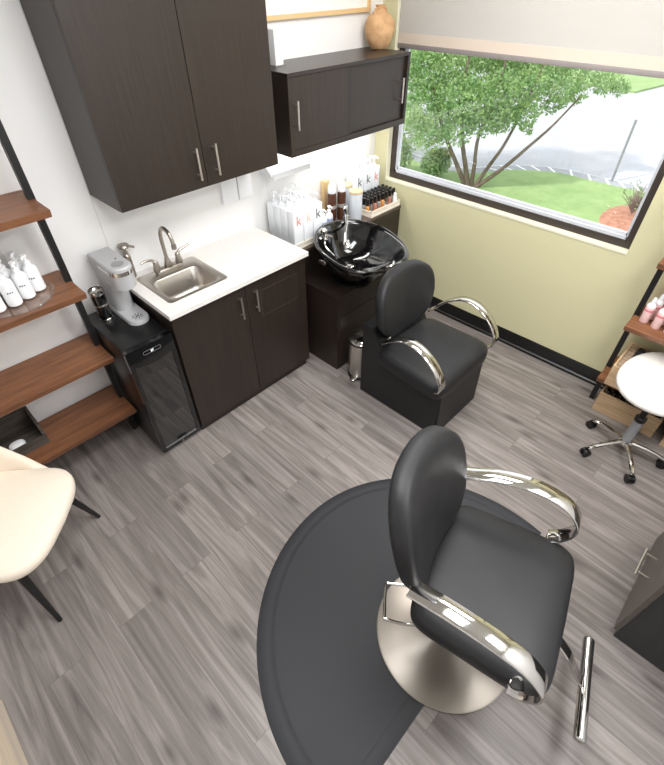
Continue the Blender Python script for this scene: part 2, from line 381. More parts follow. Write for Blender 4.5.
# ------------------------------------------------------------------ low sliding-door cabinet
t = thing('wall_cabinet', 'low dark sliding-door wall cabinet carrying the clay vase', 'cabinet', (-.65, 0, 1.392))
x0, x1 = -1.172, -.127
b = B(); box(b, x0, x1, -.335, -.003, 1.392, 1.41); box(b, x0, x0 + .018, -.335, -.003, 1.41, 1.776); box(b, x1 - .018, x1, -.335, -.003, 1.41, 1.776); box(b, x0 + .018, x1 - .018, -.02, -.003, 1.41, 1.776)
obj('body', b, M['esp'], t)
b = B(); box(b, x0, x1, -.353, 0, 1.776, 1.794, .001, 1); obj('top_panel', b, M['espx'], t)
b = B(); box(b, x0, x0 + .018, -.353, -.335, 1.392, 1.776); box(b, x1 - .022, x1, -.353, -.335, 1.392, 1.776); box(b, x0 + .018, x1 - .022, -.353, -.335, 1.392, 1.425); obj('face_frame', b, M['esp'], t)
b = B(); box(b, x0 + .02, -.701, -.349, -.337, 1.426, 1.775); d = obj('door', b, M['esp'], t); bar_handle(d, (-1.128, -.349, 1.6), .14, (0, 0, 1), (0, -1, 0), stand=.028)
b = B(); box(b, -.72, x1 - .024, -.334, -.322, 1.426, 1.775); d = obj('door', b, M['esp'], t); bar_handle(d, (-.2, -.334, 1.596), .14, (0, 0, 1), (0, -1, 0), stand=.036)
b = B(); box(b, -.7, -.674, -.3485, -.337, 1.426, 1.775); obj('door_edge', b, M['espedge'], t)

# ------------------------------------------------------------------ sink cabinet, counter, sink, faucet, soap pump
t = thing('sink_cabinet', 'dark espresso two-door base cabinet under the white counter', 'cabinet', (-1.728, -.25, 0))
b = B()
for a in ((-2.198, -2.18, -.492, -.003, .06, .884), (-1.275, -1.257, -.492, -.003, .06, .884), (-2.18, -1.275, -.492, -.003, .06, .078), (-2.18, -1.275, -.01, -.003, .078, .884)): box(b, *a)
obj('body', b, M['esp'], t)
b = B(); box(b, -2.196, -1.275, -.487, -.02, 0, .06); obj('plinth', b, M['espedge'], t)
for x0, x1, hx in ((-2.197, -1.7285, -1.776), (-1.7255, -1.258, -1.664)):
    b = B(); box(b, x0, x1, -.512, -.493, .058, .882, .001, 1); d = obj('door', b, M['esp'], t)
    bar_handle(d, (hx, -.512, .752), .145, (0, 0, 1), (0, -1, 0), stand=.026)
    if hx > -1.7:
        b = B(); X0, X1, Z0, Z1 = -1.625, -1.335, .612, .79
        for a in ((X0, X1, Z0, Z0 + .003), (X0, X1, Z1 - .003, Z1), (X0, X0 + .003, Z0, Z1), (X1 - .003, X1, Z0, Z1)): box(b, a[0], a[1], -.5128, -.511, a[2], a[3])
        obj('inset_panel_line', b, M['lineesp'], d)
SX0, SX1, SY0, SY1 = -2.145, -1.768, -.438, -.067
b = B(); CX0, CX1, CY0 = -2.21, -1.247, -.537
box(b, CX0, CX1, CY0, SY0 + .012, .884, .91); box(b, CX0, CX1, SY1 - .012, 0, .884, .91)
box(b, CX0, SX0 + .012, SY0 + .012, SY1 - .012, .884, .91); box(b, SX1 - .012, CX1, SY0 + .012, SY1 - .012, .884, .91)
tag(obj('countertop', b, M['quartz']), 'white solid worktop with the steel sink set in it', 'countertop')
scx, scy = (SX0 + SX1) / 2, (SY0 + SY1) / 2
t = thing('sink', 'small square stainless drop-in sink in the white counter', 'sink', (scx, scy, .91))
b = B(); hx, hy = (SX1 - SX0) / 2, (SY1 - SY0) / 2; bx, by, bcx, bcy = .155, .12, -1.96, -.295
R = [rrect(scx, scy, hx, hy, .025, .9085), rrect(scx, scy, hx, hy, .025, .912), rrect(scx, scy, hx - .006, hy - .006, .022, .9145), rrect(bcx, bcy, bx, by, .05, .913), rrect(bcx, bcy, bx - .005, by - .005, .05, .907), rrect(bcx, bcy, bx - .012, by - .012, .05, .80), rrect(bcx, bcy, bx - .022, by - .022, .05, .772), rrect(bcx, bcy, bx - .05, by - .05, .04, .762), rrect(bcx, bcy, .03, .03, .03, .76)]
loft(b, R, cap0=False); obj('basin', b, M['sink'], t, sharp=60)
b = B(); lathe(b, [(.032, 0), (.034, .003), (.028, .004), (.02, .001), (.001, .001)], (bcx, bcy, .761), 24); obj('drain', b, M['chrome'], t)
fx, fy = -1.955, -.118
t = thing('faucet', 'brushed nickel gooseneck faucet with two lever handles behind the sink', 'faucet', (fx, fy, .9145))
b = B(); loft(b, [rrect(fx, fy, .085, .026, .025, .9145), rrect(fx, fy, .083, .025, .025, .928), rrect(fx, fy, .075, .02, .02, .936)]); obj('base_plate', b, M['steel'], t)
b = B(); lathe(b, [(.022, .93), (.024, .94), (.018, .965), (.0125, .985)], (fx, fy, 0), 20)
tube(b, [(fx, fy, .97), (fx, fy, 1.05), (fx, fy + .0, 1.11), (fx, fy - .018, 1.155), (fx + .002, fy - .055, 1.175), (fx + .004, fy - .098, 1.158), (fx + .005, fy - .118, 1.115), (fx + .005, fy - .12, 1.095)], .0105, 14, 6)
cyl(b, (fx + .005, fy - .12, 1.102), (fx + .005, fy - .12, 1.08), .0135); obj('spout', b, M['steel'], t)
for s in (-1, 1):
    b = B(); hx_ = fx + s * .07
    lathe(b, [(.021, .93), (.022, .945), (.016, .97), (.015, .985), (.008, .995), (.001, .997)], (hx_, fy, 0), 18)
    tube(b, [(hx_, fy, .985), (hx_ + s * .02, fy - .0, 1.004), (hx_ + s * .055, fy - .004, 1.012), (hx_ + s * .085, fy - .006, 1.01 if s < 0 else 1.022)], [.009, .005], 10, 5)
    obj('lever_handle', b, M['steel'], t)
t = thing('soap_dispenser', 'slim nickel pump soap dispenser at the back left of the counter', 'soap dispenser', (-2.137, -.034, .91))
b = B(); lathe(b, [(.02, .91), (.021, .915), (.021, 1.03), (.018, 1.045), (.013, 1.05), (.013, 1.06)], (-2.137, -.034, 0), 24); obj('body', b, M['steel'], t)
b = B(); lathe(b, [(.009, 1.055), (.009, 1.085), (.03, 1.086), (.033, 1.094), (.028, 1.101), (.001, 1.101)], (-2.137, -.034, 0), 24)
tube(b, [(-2.137, -.034, 1.09), (-2.115, -.05, 1.091), (-2.09, -.06, 1.08)], .0065, 10, 4); obj('pump', b, M['steel'], t)
# wall plates and the little white ledge above the counter
for i, (x0, x1, lab) in enumerate(((-1.467, -1.352, 'white wall socket cover under the tall cabinet, the left one of two'), (-1.345, -1.24, 'white wall socket cover under the tall cabinet, the right one of two'))):
    t = thing('outlet_cover', lab, 'outlet cover', ((x0 + x1) / 2, 0, 1.12), group='socket covers')
    b = B(); box(b, x0, x1, -.034, 0, 1.12, 1.29, .006); obj('cover', b, M['whitepl'], t)
    b = B(); box(b, x0 - .006, x1 + .006, -.006, 0, 1.114, 1.296, .002, 1); obj('back_plate', b, M['whitepl'], t)
t = thing('wall_ledge', 'small white wall ledge with a front lip below the sliding-door cabinet', 'shelf', (-.98, 0, 1.22))
b = B(); box(b, -1.15, -.83, -.13, 0, 1.222, 1.23); obj('shelf_board', b, M['whitepl'], t)
b = B(); box(b, -1.15, -.83, -.14, -.13, 1.212, 1.25, .002, 1); obj('front_lip', b, M['whitepl'], t)
b = B(); box(b, -1.15, -.83, -.01, 0, 1.23, 1.33); obj('back_board', b, M['whitepl'], t)
for x in (-1.15, -.836):
    b = B(); prism(b, [(-.13, 1.23), (-.01, 1.23), (-.01, 1.33)], x, x + .006, 'x'); obj('side_bracket', b, M['whitepl'], t)

# ------------------------------------------------------------------ drinks cooler, coffee maker, tumbler
t = thing('drinks_cooler', 'slim black countertop-height drinks cooler with a dark glass door', 'cooler', (-2.335, -.26, 0))
kx0, kx1 = -2.468, -2.207
b = B(); box(b, kx0, kx1, -.463, -.03, .02, .80, .006); obj('body', b, M['cooltop'], t)
b = B(); box(b, kx0, kx1, -.495, -.466, .02, .045); box(b, kx0, kx0 + .022, -.495, -.466, .045, .792); box(b, kx1 - .022, kx1, -.495, -.466, .045, .792); fr_ = obj('door', b, M['blackgloss'], t)
b = B(); n = 14; arc = [(kx0 + .022 + (kx1 - kx0 - .044) * i / n, .672 + .018 * ((2 * i / n - 1) ** 2)) for i in range(n + 1)]
prism(b, arc + [(kx1 - .022, .792), (kx0 + .022, .792)], -.497, -.466, 'y'); obj('control_panel', b, M['blackgloss'], fr_)
b = B(); prism(b, [(kx0 + .022, .045), (kx1 - .022, .045)] + [(x, z + .001) for x, z in arc[::-1]], -.49, -.486, 'y'); obj('glass', b, M['smoke'], fr_)
b = B(); cx, cz, hw, hh = -2.332, .748, .05, .011
ring = lambda s, y: [(cx + (hw - hh) * (1 if math.cos(a) > 0 else -1) + hh * s * math.cos(a), y, cz + hh * s * math.sin(a)) for a in [2 * PI * (i + .5) / 32 for i in range(32)]]
loft(b, [ring(1, -.4965), ring(1, -.4978), ring(.86, -.4978), ring(.86, -.4965)], False, False); obj('display_outline', b, M['grey2'], fr_)
letters('display_digits', '57', .016, face_neg_y(cx - t.location.x, -.4972 - t.location.y, cz - .006), M['screen'], fr_)
b = B(); box(b, -2.36, -2.3, -.4965, -.4945, .058, .07); obj('name_plate', b, M['blackpl'], fr_)
b = B(); cyl(b, (-2.337, -.495, .034), (-2.337, -.5, .034), .006); obj('lock', b, M['chrome'], fr_)
for z in (.2, .36, .52):
    b = B(); box(b, kx0 + .03, kx1 - .03, -.466, -.464, z, z + .005); obj('rack', b, M['chrome'], t)
for i in range(6):
    x, z = kx0 + .085 + .09 * (i % 2), .245 + .16 * (i // 2)
    b = B(); lathe(b, [(.001, 0), (.02, .002), (.024, .008), (.024, .01)], n=20, mtx=Matrix.Translation((x, -.466, z)) @ Matrix.Rotation(-PI / 2, 4, 'X')); obj('bottle_end', b, M['grey2'], t)
for x in (kx0 + .03, kx1 - .03):
    for y in (-.44, -.06):
        b = B(); cyl(b, (x, y, 0), (x, y, .02), .014); obj('foot', b, M['blackpl'], t)
kx, ky = -2.274, -.2
t = thing('coffee_maker', 'grey single-cup pod coffee maker on the black cooler', 'coffee maker', (kx, ky, .8), math.radians(0))
def dring(z, w, yb, yf, n=12):  # D-shaped outline, round at the front
    return [(kx + w, yb, z), (kx - w, yb, z)] + [(kx - w * math.cos(PI * i / n), yf + w - w * math.sin(PI * i / n) , z) for i in range(n + 1)]
b = B(); loft(b, [dring(.80, .054, -.05, -.335), dring(.802, .057, -.05, -.338), dring(.82, .057, -.05, -.338), dring(.826, .053, -.05, -.334)]); obj('base', b, M['grey'], t)
b = B(); loft(b, [dring(.826, .05, -.05, -.19), dring(.98, .05, -.05, -.18), dring(1.1, .055, -.045, -.19)]); obj('column', b, M['grey'], t)
b = B(); loft(b, [dring(1.0, .05, -.18, -.31), dring(1.005, .056, -.17, -.322), dring(1.085, .059, -.15, -.328)]); obj('brew_head', b, M['grey'], t)
b = B(); loft(b, [dring(1.085, .0605, -.15, -.33), dring(1.105, .0605, -.15, -.33)]); obj('chrome_band', b, M['chrome'], t)
b = B(); loft(b, [dring(1.098, .0595, -.045, -.329), dring(1.118, .0595, -.045, -.329), dring(1.126, .053, -.05, -.322)]); obj('lid', b, M['grey'], t)
b = B(); lathe(b, [(.03, 1.1255), (.031, 1.128), (.027, 1.129), (.001, 1.1285)], (kx, -.265, 0), 24); obj('button', b, M['grey2'], t)
b = B(); lathe(b, [(.004, 1.1258), (.004, 1.128)], (kx + .02, -.205, 0), 10); obj('indicator', b, M['blackpl'], t)
b = B()
for i in range(8):
    a = 2 * PI * i / 8; c, s = math.cos(a), math.sin(a)
    box(b, .014, .03, -.0022, .0022, .8262, .8272, mtx=Matrix.Translation((kx, -.282, 0)) @ Matrix.Rotation(a, 4, 'Z'))
box(b, kx - .008, kx + .008, -.287, -.277, .8262, .8274); obj('drip_slots', b, M['blackpl'], t)
tx, ty = -2.388, -.15
t = thing('tumbler', 'black travel tumbler with steel rim standing beside the coffee maker', 'tumbler', (tx, ty, .8))
b = B(); lathe(b, [(.029, .80), (.03, .803), (.034, .87), (.037, .93), (.037, .965)], (tx, ty, 0)); obj('body', b, M['blackgloss'], t)
b = B(); lathe(b, [(.0375, .96), (.039, .965), (.039, .982), (.034, .985), (.033, .975), (.001, .973)], (tx, ty, 0)); obj('rim', b, M['chrome'], t)
b = B(); lathe(b, [(.0355, .893), (.0362, .894), (.0365, .903), (.0358, .904)], (tx, ty, 0)); obj('band', b, M['steel'], t)
b = B(); lathe(b, [(.03, .8005), (.0308, .801), (.0318, .815), (.031, .816)], (tx, ty, 0)); obj('base_ring', b, M['chrome'], t)

# ------------------------------------------------------------------ ladder shelves
SZ = [.288, .687, 1.08, 1.475]; SD = [.3235, .3261, .3288, .335]
def ladder(label, loc, rz, length, mm):
    """local frame: back to +y wall at y=0, the visible end at x=0, running to -x"""
    t = thing('ladder_shelf', label, 'shelf unit', loc, rz, 'ladder shelves')
    for z, d in zip(SZ, SD):
        b = B(); prism(b, [(-.012, z), (-d + .0, z), (-d + .012, z - .034), (-.012, z - .034)], -length, 0, 'x', .0015)
        obj('shelf_board', b, mm, t, world_coords=False)
    for x in (-.027, -length - .008):
        b = B(); box(b, x + .003, x + .032, -.168, -.139, 0, 2.12); obj('rail', b, M['iron'], t, world_coords=False)
    b = B(); box(b, -length + .02, -.02, -.165, -.145, 2.1, 2.12); obj('top_bar', b, M['iron'], t, world_coords=False)
    return t
ladder('walnut and black steel ladder shelf on the white wall beside the cooler', (-2.478, 0, 0), 0, .86, M['walnut'])
ladder('walnut and black steel ladder shelf on the green wall behind the white stool', (0, -2.165, 0), -PI / 2, .84, M['walnut']).scale = (-1, 1, 1)

# tray of white bottles on the left ladder shelf
tz = 1.0815
t = thing('tray', 'round clear glass tray of white bottles on the left ladder shelf', 'tray', (-2.725, -.165, tz))
b = B(); lathe(b, [(.13, 0), (.15, .002), (.162, .016), (.165, .017), (.163, .02), (.148, .006), (.001, .005)], (-2.725, -.165, tz), 48); obj('dish', b, M['clear'], t)
def pump_bottle(name, label, cat, loc, r, h, body, cap, group, dots=True, rz=0):
    t = thing(name, label, cat, loc, rz, group)
    b = B(); lathe(b, [(r * .9, 0), (r, .004), (r, h * .78), (r * .9, h * .86), (r * .45, h * .95), (r * .42, h)], n=24); bd = obj('body', b, body, t, world_coords=False)
    b = B(); lathe(b, [(r * .5, h * .97), (r * .5, h * 1.08), (r * .2, h * 1.09), (r * .2, h * 1.22), (r * .42, h * 1.23), (r * .42, h * 1.3), (.001, h * 1.31)], n=16)
    tube(b, [(0, 0, h * 1.265), (0, -r * .7, h * 1.265), (0, -r * 1.15, h * 1.23)], r * .17, 8, 3); obj('pump', b, cap, t, world_coords=False)
    if dots:
        b = B()
        for i in (-1, 0, 1):
            a = -PI / 2 + i * .3; d = Vector((math.cos(a), math.sin(a), 0))
            cyl(b, d * (r * .97) + Vector((0, 0, h * .52)), d * (r * 1.03) + Vector((0, 0, h * .52)), r * .11, n=8)
        obj('printed_dots', b, M['inkk'], bd, world_coords=False)
    return t
zt = tz + .0065
bt = pump_bottle('pump_bottle', 'white pump bottle on the glass tray, front row, rightmost', 'bottle', (-2.616, -.145, zt), .031, .132, M['whitepl'], M['whitepl'], 'white bottles on the glass tray', rz=-.5)
for x, y, lab, rz in ((-2.675, -.18, 'white pump bottle on the glass tray, front row, second from right', -.3), (-2.74, -.203, 'white pump bottle on the glass tray, front row, third from right', -.1), (-2.81, -.205, 'white pump bottle on the glass tray, front row, leftmost', .1),
                      (-2.645, -.082, 'white pump bottle on the glass tray, back row, rightmost', -.3), (-2.71, -.115, 'white pump bottle on the glass tray, back row, middle', -.2)):
    dup(bt, (x, y, zt), lab, rz)
pump_bottle('pump_bottle', 'white bottle with a black pump at the back left of the glass tray', 'bottle', (-2.795, -.125, zt), .026, .15, M['whitepl'], M['blackpl'], 'white bottles on the glass tray', False)
t = thing('spray_bottle', 'clear grey bottle at the back of the glass tray', 'bottle', (-2.745, -.06, zt))
b = B(); lathe(b, [(.022, 0), (.024, .005), (.024, .13), (.012, .15), (.01, .17), (.012, .175), (.012, .2), (.001, .201)], n=20); obj('body', b, M['grey'], t, world_coords=False)
t = thing('glass_bottle', 'clear glass bottle behind the white ones on the tray', 'bottle', (-2.69, -.045, zt))
b = B(); lathe(b, [(.02, 0), (.022, .004), (.022, .15), (.014, .18), (.016, .2), (.001, .201)], n=20); obj('body', b, M['clear'], t, world_coords=False)

# weathered crate on the lowest left shelf, with a white roll in it
t = thing('crate', 'weathered dark wooden crate on the lowest left shelf', 'crate', (-3.08, -.11, .289))
c0, c1, d0, d1, z0, z1 = -3.28, -2.925, -.21, -.014, .2895, .43
b = B(); box(b, c0, c1, d0, d1, z0, z0 + .012); obj('bottom', b, M['ash'], t)
b = B(); prism(b, [(d0, z0 + .012), (d1, z0 + .012), (d1, z1), (d0, z1)], c1 - .014, c1, 'x'); obj('end_panel', b, M['ash'], t)
b = B(); prism(b, [(d0, z0 + .012), (d1, z0 + .012), (d1, z1), (d0, z1)], c0, c0 + .014, 'x'); obj('end_panel', b, M['ash'], t)
b = B(); box(b, c0 + .014, c1 - .014, d1 - .012, d1, z0 + .012, z1); obj('back_panel', b, M['ash'], t)
b = B(); box(b, c0 + .014, c1 - .014, d0, d0 + .012, z0 + .012, z0 + .06); obj('front_panel', b, M['ash'], t)
b = B(); cushion(b, (-3.06, -.15, .323), (.04, .03, .02), .8, .8); tag(obj('cloth', b, M['whitepl']), 'small white rolled cloth lying in the weathered crate', 'cloth')

# ------------------------------------------------------------------ shampoo station: cabinet, bowl
t = thing('backwash_cabinet', 'dark shampoo station cabinet with a raised rear ledge under the window corner', 'cabinet', (-.88, -.35, 0))
LZ, LY = .80, -.335
b = B(); box(b, -1.165, -.6, -.708, LY, 0, .592); obj('body', b, M['esp'], t)
b = B(); box(b, -1.165, -.6, -.712, LY, .592, .61, .001, 1); obj('top_panel', b, M['espx'], t)
b = B(); box(b, -1.147, -.602, -.7125, -.708, .455, .59); obj('drawer_front', b, M['esp'], t)
b = B(); box(b, -1.147, -.602, -.7125, -.708, .02, .45); obj('door', b, M['esp'], t)
b = B(); box(b, -1.165, -.052, LY, -.003, 0, LZ - .02); obj('rear_unit', b, M['esp'], t)
b = B(); box(b, -1.165, -.05, LY - .006, -.003, LZ - .02, LZ, .001, 1); obj('ledge_top', b, mat('ledge laminate', rgb(92, 78, 69), .35, var=rgb(78, 66, 58), vscale=(3, 60, 60)), t)
bx, by = -.885, -.635
t = thing('shampoo_bowl', 'glossy black shampoo bowl with a neck rest in front of the bottles', 'shampoo bowl', (bx, by, .61))
def bring(s, z, sh=0, dip=0, n=64):
    out = []; ya = math.radians(-15); cya, sya = math.cos(ya), math.sin(ya)
    for i in range(n):
        a = 2 * PI * i / n; c, q = math.cos(a), math.sin(a)
        f = .97 if q > 0 else .72
        x = .276 * s * spow(c, f) * (1 if q > 0 else 1 + .06 * q); y = .335 * s * spow(q, f)
        nk = math.exp(-(x / .11) ** 2) * max(0, -q) ** 3
        y += sh + nk * .075 * s
        out.append((bx + x * cya - y * sya, by + x * sya + y * cya, z - dip * nk + (.075 * y if s > .7 else 0)))
    return out
b = B(); loft(b, [bring(.3, .66, .06), bring(.55, .675, .05), bring(.8, .745, .03), bring(.94, .815, .01), bring(1.0, .85, 0, .02), bring(1.005, .868, 0, .03), bring(.985, .876, 0, .035), bring(.94, .874, 0, .04), bring(.9, .855, 0, .045), bring(.8, .79, .01, .03), bring(.62, .725, .03), bring(.4, .69, .06), bring(.1, .683, .07)])
obj('basin', b, M['blackgloss'], t, sharp=70)
b = B(); lathe(b, [(.15, .6105), (.15, .625), (.1, .635), (.09, .665), (.09, .68)], (bx, by + .04, 0), 32); obj('pedestal', b, M['blackpl'], t)
b = B(); lathe(b, [(.03, 0), (.034, .003), (.02, .006), (.001, .005)], (bx, by + .07, .684), 24); obj('drain', b, M['chrome'], t)
b = B(); P0 = Vector((-.69, -.335, .875)); cyl(b, P0 + Vector((0, 0, -.02)), P0 + Vector((0, 0, .035)), .02)
tube(b, [P0 + Vector(q) for q in ((0, 0, .02), (-.005, -.0, .075), (-.02, -.01, .098), (-.045, -.03, .092))], [.014, .012], 12, 5)
tube(b, [P0 + Vector((0, 0, .055)), P0 + Vector((.035, .03, .085))], .009, 10); obj('faucet', b, M['chrome'], t)
b = B(); P1 = Vector((-1.0, -.42, .872)); lathe(b, [(.03, 0), (.03, .008), (.017, .014), (.017, .04), (.026, .045), (.027, .06), (.018, .068), (.001, .069)], P1, 24)
tube(b, [P1 + Vector((0, 0, .035)), P1 + Vector((.035, -.05, .02))], .009, 10); obj('mixer_knob', b, M['chrome'], t)
b = B(); tube(b, [P0 + Vector((-.02, -.02, .05)), (-.765, -.41, .89), (-.82, -.45, .85), (-.86, -.49, .805)], .008, 10, 5); lathe(b, [(.012, 0), (.028, .02), (.03, .05), (.02, .055), (.001, .055)], n=20, mtx=Matrix.Translation((-.85, -.475, .82)) @ Matrix.Rotation(PI * .8, 4, 'X')); obj('spray_head', b, M['chrome'], t)
b = B(); tube(b, [P1 + Vector((.0, -.02, .005)), (-1.06, -.5, .865), (-1.03, -.56, .80), (-.96, -.5, .74)], .006, 10, 5); obj('spray_hose', b, M['chrome'], t)
b = B(); tube(b, [(-.93, -.955, .872), (-.97, -.975, .875), (-1.0, -.955, .865)], .009, 10, 4); obj('latch', b, M['chrome'], t)
b = B(); cushion(b, (-1.152, -.56, .81), (.006, .03, .014), .6, .8); obj('badge', b, M['steel'], t)

# ------------------------------------------------------------------ salon chairs
def chair_top(root, sa, sy, sb, sz, th, back, arm=None, armw=.064, taper=.14):
    """seat pad, back pad, two chrome arms; local frame, facing -y"""
    def sd(n, p):
        p.x *= 1.0 + .04 * -n.y
        p.z += .012 * (1 - n.x * n.x) * (1 if n.z > 0 else 0) - .02 * max(0, -n.y) ** 3
        return p
    b = B(); cushion(b, (0, sy, sz - th / 2), (sa, sb, th / 2), .42, .27, 'z', sd); obj('seat', b, M['vinyl'], root, world_coords=False, sharp=80)
    hw, hh, cz, cy, tb, lean = back
    def bd(n, p):
        f = 1 - taper * max(0, -n.z) ** 1.5
        p.x *= f; p.y += -.055 * n.x * n.x + lean * p.z; return p
    b = B(); cushion(b, (0, cy, cz), (hw, tb, hh), .5, .7, 'y', bd, 48, 18); obj('backrest', b, M['vinyl'], root, world_coords=False, sharp=80)
    for s in (-1, 1):
        b = B(); band(b, [(s * x, y, z) for x, y, z in arm], armw, .010); a = obj('armrest', b, M['chrome'], root, world_coords=False, sharp=50)
        b = B(); x, y, z = arm[-1]; cyl(b, (s * (x + .006), y, z - .004), (s * (x - .05), y, z - .012), .008); obj('front_bracket', b, M['chrome'], a, world_coords=False)
        b = B(); x, y, z = arm[0]; tube(b, [(s * x, y - .004, z - .004), (s * (x - .03), y + .012, z - .012), (s * (x - .07), y + .02, z - .018)], .009, 10); obj('rear_bracket', b, M['chrome'], a, world_coords=False)

t = thing('styling_chair', 'black styling chair on a round steel base, on the dark mat', 'chair', (-2.132, -2.29, 0), math.radians(13.6), 'salon chairs')
chair_top(t, .268, -.085, .235, .648, .11, (.246, .252, .866, .23, .052, .24),
          [(.245, .15, .812), (.266, .03, .85), (.281, -.1, .858), (.286, -.2, .83), (.288, -.258, .77), (.286, -.268, .71), (.282, -.242, .655), (.275, -.205, .625)])
b = B(); lathe(b, [(.296, .0182), (.3, .0195), (.3, .024), (.292, .028), (.2, .036), (.1, .052), (.055, .068), (.05, .08)], n=72); obj('base_disc', b, M['disc'], t, world_coords=False)
b = B(); cyl(b, (0, 0, .07), (0, 0, .36), .043, n=28); cyl(b, (0, 0, .36), (0, 0, .52), .027, n=24); lathe(b, [(.062, .07), (.062, .09), (.045, .1)], n=28); obj('column', b, M['chrome'], t, world_coords=False)
b = B(); box(b, -.16, .16, -.22, .1, .505, .542, .008); obj('seat_plate', b, M['blackpl'], t, world_coords=False)
b = B(); tube(b, [(-.04, .03, .5), (-.085, .18, .462), (-.112, .252, .452), (-.128, .262, .45), (-.226, .222, .45), (-.236, .207, .45), (-.205, .117, .452), (-.13, -.01, .5)], .006, 10, 3); obj('pump_lever', b, M['chrome'], t, world_coords=False)
b = B(); band(b, [(.03, -.2, .515), (.03, -.3, .46), (.028, -.4, .36), (.026, -.47, .25), (.024, -.515, .195)], .045, .012); fs = obj('footrest_stem', b, M['chrome'], t, world_coords=False)
b = B(); cyl(b, (-.158, -.531, .19), (.2, -.512, .19), .0215, n=24)
for p in ((-.158, -.531, .19), (.2, -.512, .19)): cushion(b, p, (.012, .0215, .0215), 1, 1, nu=16, nv=8)
obj('footrest_bar', b, M['chrome'], t, world_coords=False)
b = B(); tube(b, [(.14, .2, .70), (.12, .19, .62), (.1, .02, .53)], .014, 10, 4); obj('back_bracket', b, M['blackpl'], t, world_coords=False)
b = B(); tube(b, [(-.14, .2, .70), (-.12, .19, .62), (-.1, .02, .53)], .014, 10, 4); obj('back_bracket', b, M['blackpl'], t, world_coords=False)

t = thing('shampoo_chair', 'black shampoo chair on a solid box base in front of the bowl', 'chair', (-.985, -1.235, 0), 0, 'salon chairs')
chair_top(t, .288, -.125, .25, .475, .13, (.268, .222, .682, .168, .048, .12), taper=.36, arm=
          [(.27, .05, .565), (.288, -.03, .635), (.294, -.12, .675), (.296, -.22, .665), (.296, -.31, .605), (.294, -.365, .525), (.288, -.372, .465), (.28, -.35, .44)])
b = B(); prism(b, [(.27, 0), (.27, .565), (.185, .565), (.07, .37), (-.35, .37), (-.36, 0)], -.22, .26, 'x', .006); obj('box_base', b, M['vinylb'], t, world_coords=False)
b = B(); tube(b, [(.15, .17, .56), (.15, .18, .48), (.15, .2, .40)], .014, 10, 3); obj('back_bracket', b, M['chrome'], t, world_coords=False)
b = B(); tube(b, [(-.15, .17, .56), (-.15, .18, .48), (-.15, .2, .40)], .014, 10, 3); obj('back_bracket', b, M['chrome'], t, world_coords=False)

# dark half-round mat under the styling chair: bevelled rim, flat top, recess for the disc
b = B(); cx, cy, R0 = -2.114, -2.247, .815
def mring(r, z, e):
    a0 = math.asin((-2.385 + e - cy) / r); pts = []
    for i in range(61):
        a = a0 + (PI - 2 * a0) * i / 60; q = math.cos(a); pts.append((cx + r * q * (.93 if q > 0 else 1), cy + r * math.sin(a), z))
    return pts
loft(b, [mring(R0 + .006, .0005, 0), mring(R0 + .003, .004, .001), mring(R0 - .045, .0125, .04), mring(R0 - .06, .0115, .05), mring(R0 - .068, .0165, .058), mring(R0 - .08, .0178, .066)])
tag(obj('floor_mat', b, M['mat_'], sharp=60), 'dark grey half-round anti-fatigue mat under the styling chair', 'mat')

# pedal bin
wx, wy = -1.066, -.848
t = thing('pedal_bin', 'small round steel pedal bin between shampoo cabinet and chair', 'bin', (wx, wy, 0))
b = B(); lathe(b, [(.088, .004), (.09, .012), (.09, .295)], (wx, wy, 0), 36); obj('body', b, M['satin'], t)
b = B(); lathe(b, [(.092, .0), (.094, .002), (.094, .02), (.091, .022)], (wx, wy, 0), 36); lathe(b, [(.0915, .292), (.0935, .295), (.0935, .305), (.0915, .308)], (wx, wy, 0), 36); obj('trim_ring', b, M['blackpl'], t)
b = B(); lathe(b, [(.0925, .308), (.092, .314), (.075, .328), (.04, .336), (.001, .338)], (wx, wy, 0), 36); obj('lid', b, M['chrome'], t)
b = B(); cushion(b, (wx - .092, wy - .022, .018), (.038, .026, .008), .6, .7); obj('pedal', b, M['chrome'], t)

# ------------------------------------------------------------------ cream armchair at the left edge
ca = math.radians(46.5)
t = thing('tub_chair', 'cream upholstered tub chair with black tapered legs by the ladder shelf', 'chair', (-3.285, -.65, 0), ca)
def cs(n, p):
    p.x *= 1 + .06 * -n.y; p.y -= .02 * (1 - n.x * n.x) * max(0, -n.y); p.z += .012 * (1 - n.x * n.x) * (1 - n.y * n.y) * (1 if n.z > 0 else 0); return p
b = B(); cushion(b, (0, -.03, .425), (.265, .255, .05), .55, .5, 'z', cs); obj('seat', b, M['cream'], t, world_coords=False, sharp=80)
b = B(); rings = []
for i in range(33):   # wrap-around back: high behind, falling to the front corners
    a = PI * (-.12 + 1.24 * i / 32); c, s = math.cos(a), math.sin(a); f = max(0, min(1, (s + .36) / 1.1)); h = .43 + .36 * f ** 1.3; th = .022
    q = []
    for j in range(14):
        w = 2 * PI * j / 14; u, v = math.cos(w), math.sin(w); z = .39 + (h - .39) * (v * .5 + .5); k = 1 + .16 * (z - .39) / .4
        r = Vector(((.275 * k + u * th) * c, (.27 * k + u * th) * s - .03, z)); q.append(r)
    rings.append(q)
loft(b, rings); obj('backrest', b, M['cream'], t, world_coords=False, sharp=80)
for x, y in ((-1, -1), (1, -1), (-1, 1), (1, 1)):
    b = B(); cyl(b, (x * .19, y * .155 - .0, .395), (x * .265, y * .22 if y < 0 else .25, .002), .021, .010, 18); obj('leg', b, M['iron'], t, world_coords=False)
b = B(); box(b, -.2, .2, -.17, .17, .365, .385, .004); obj('seat_frame', b, M['iron'], t, world_coords=False)

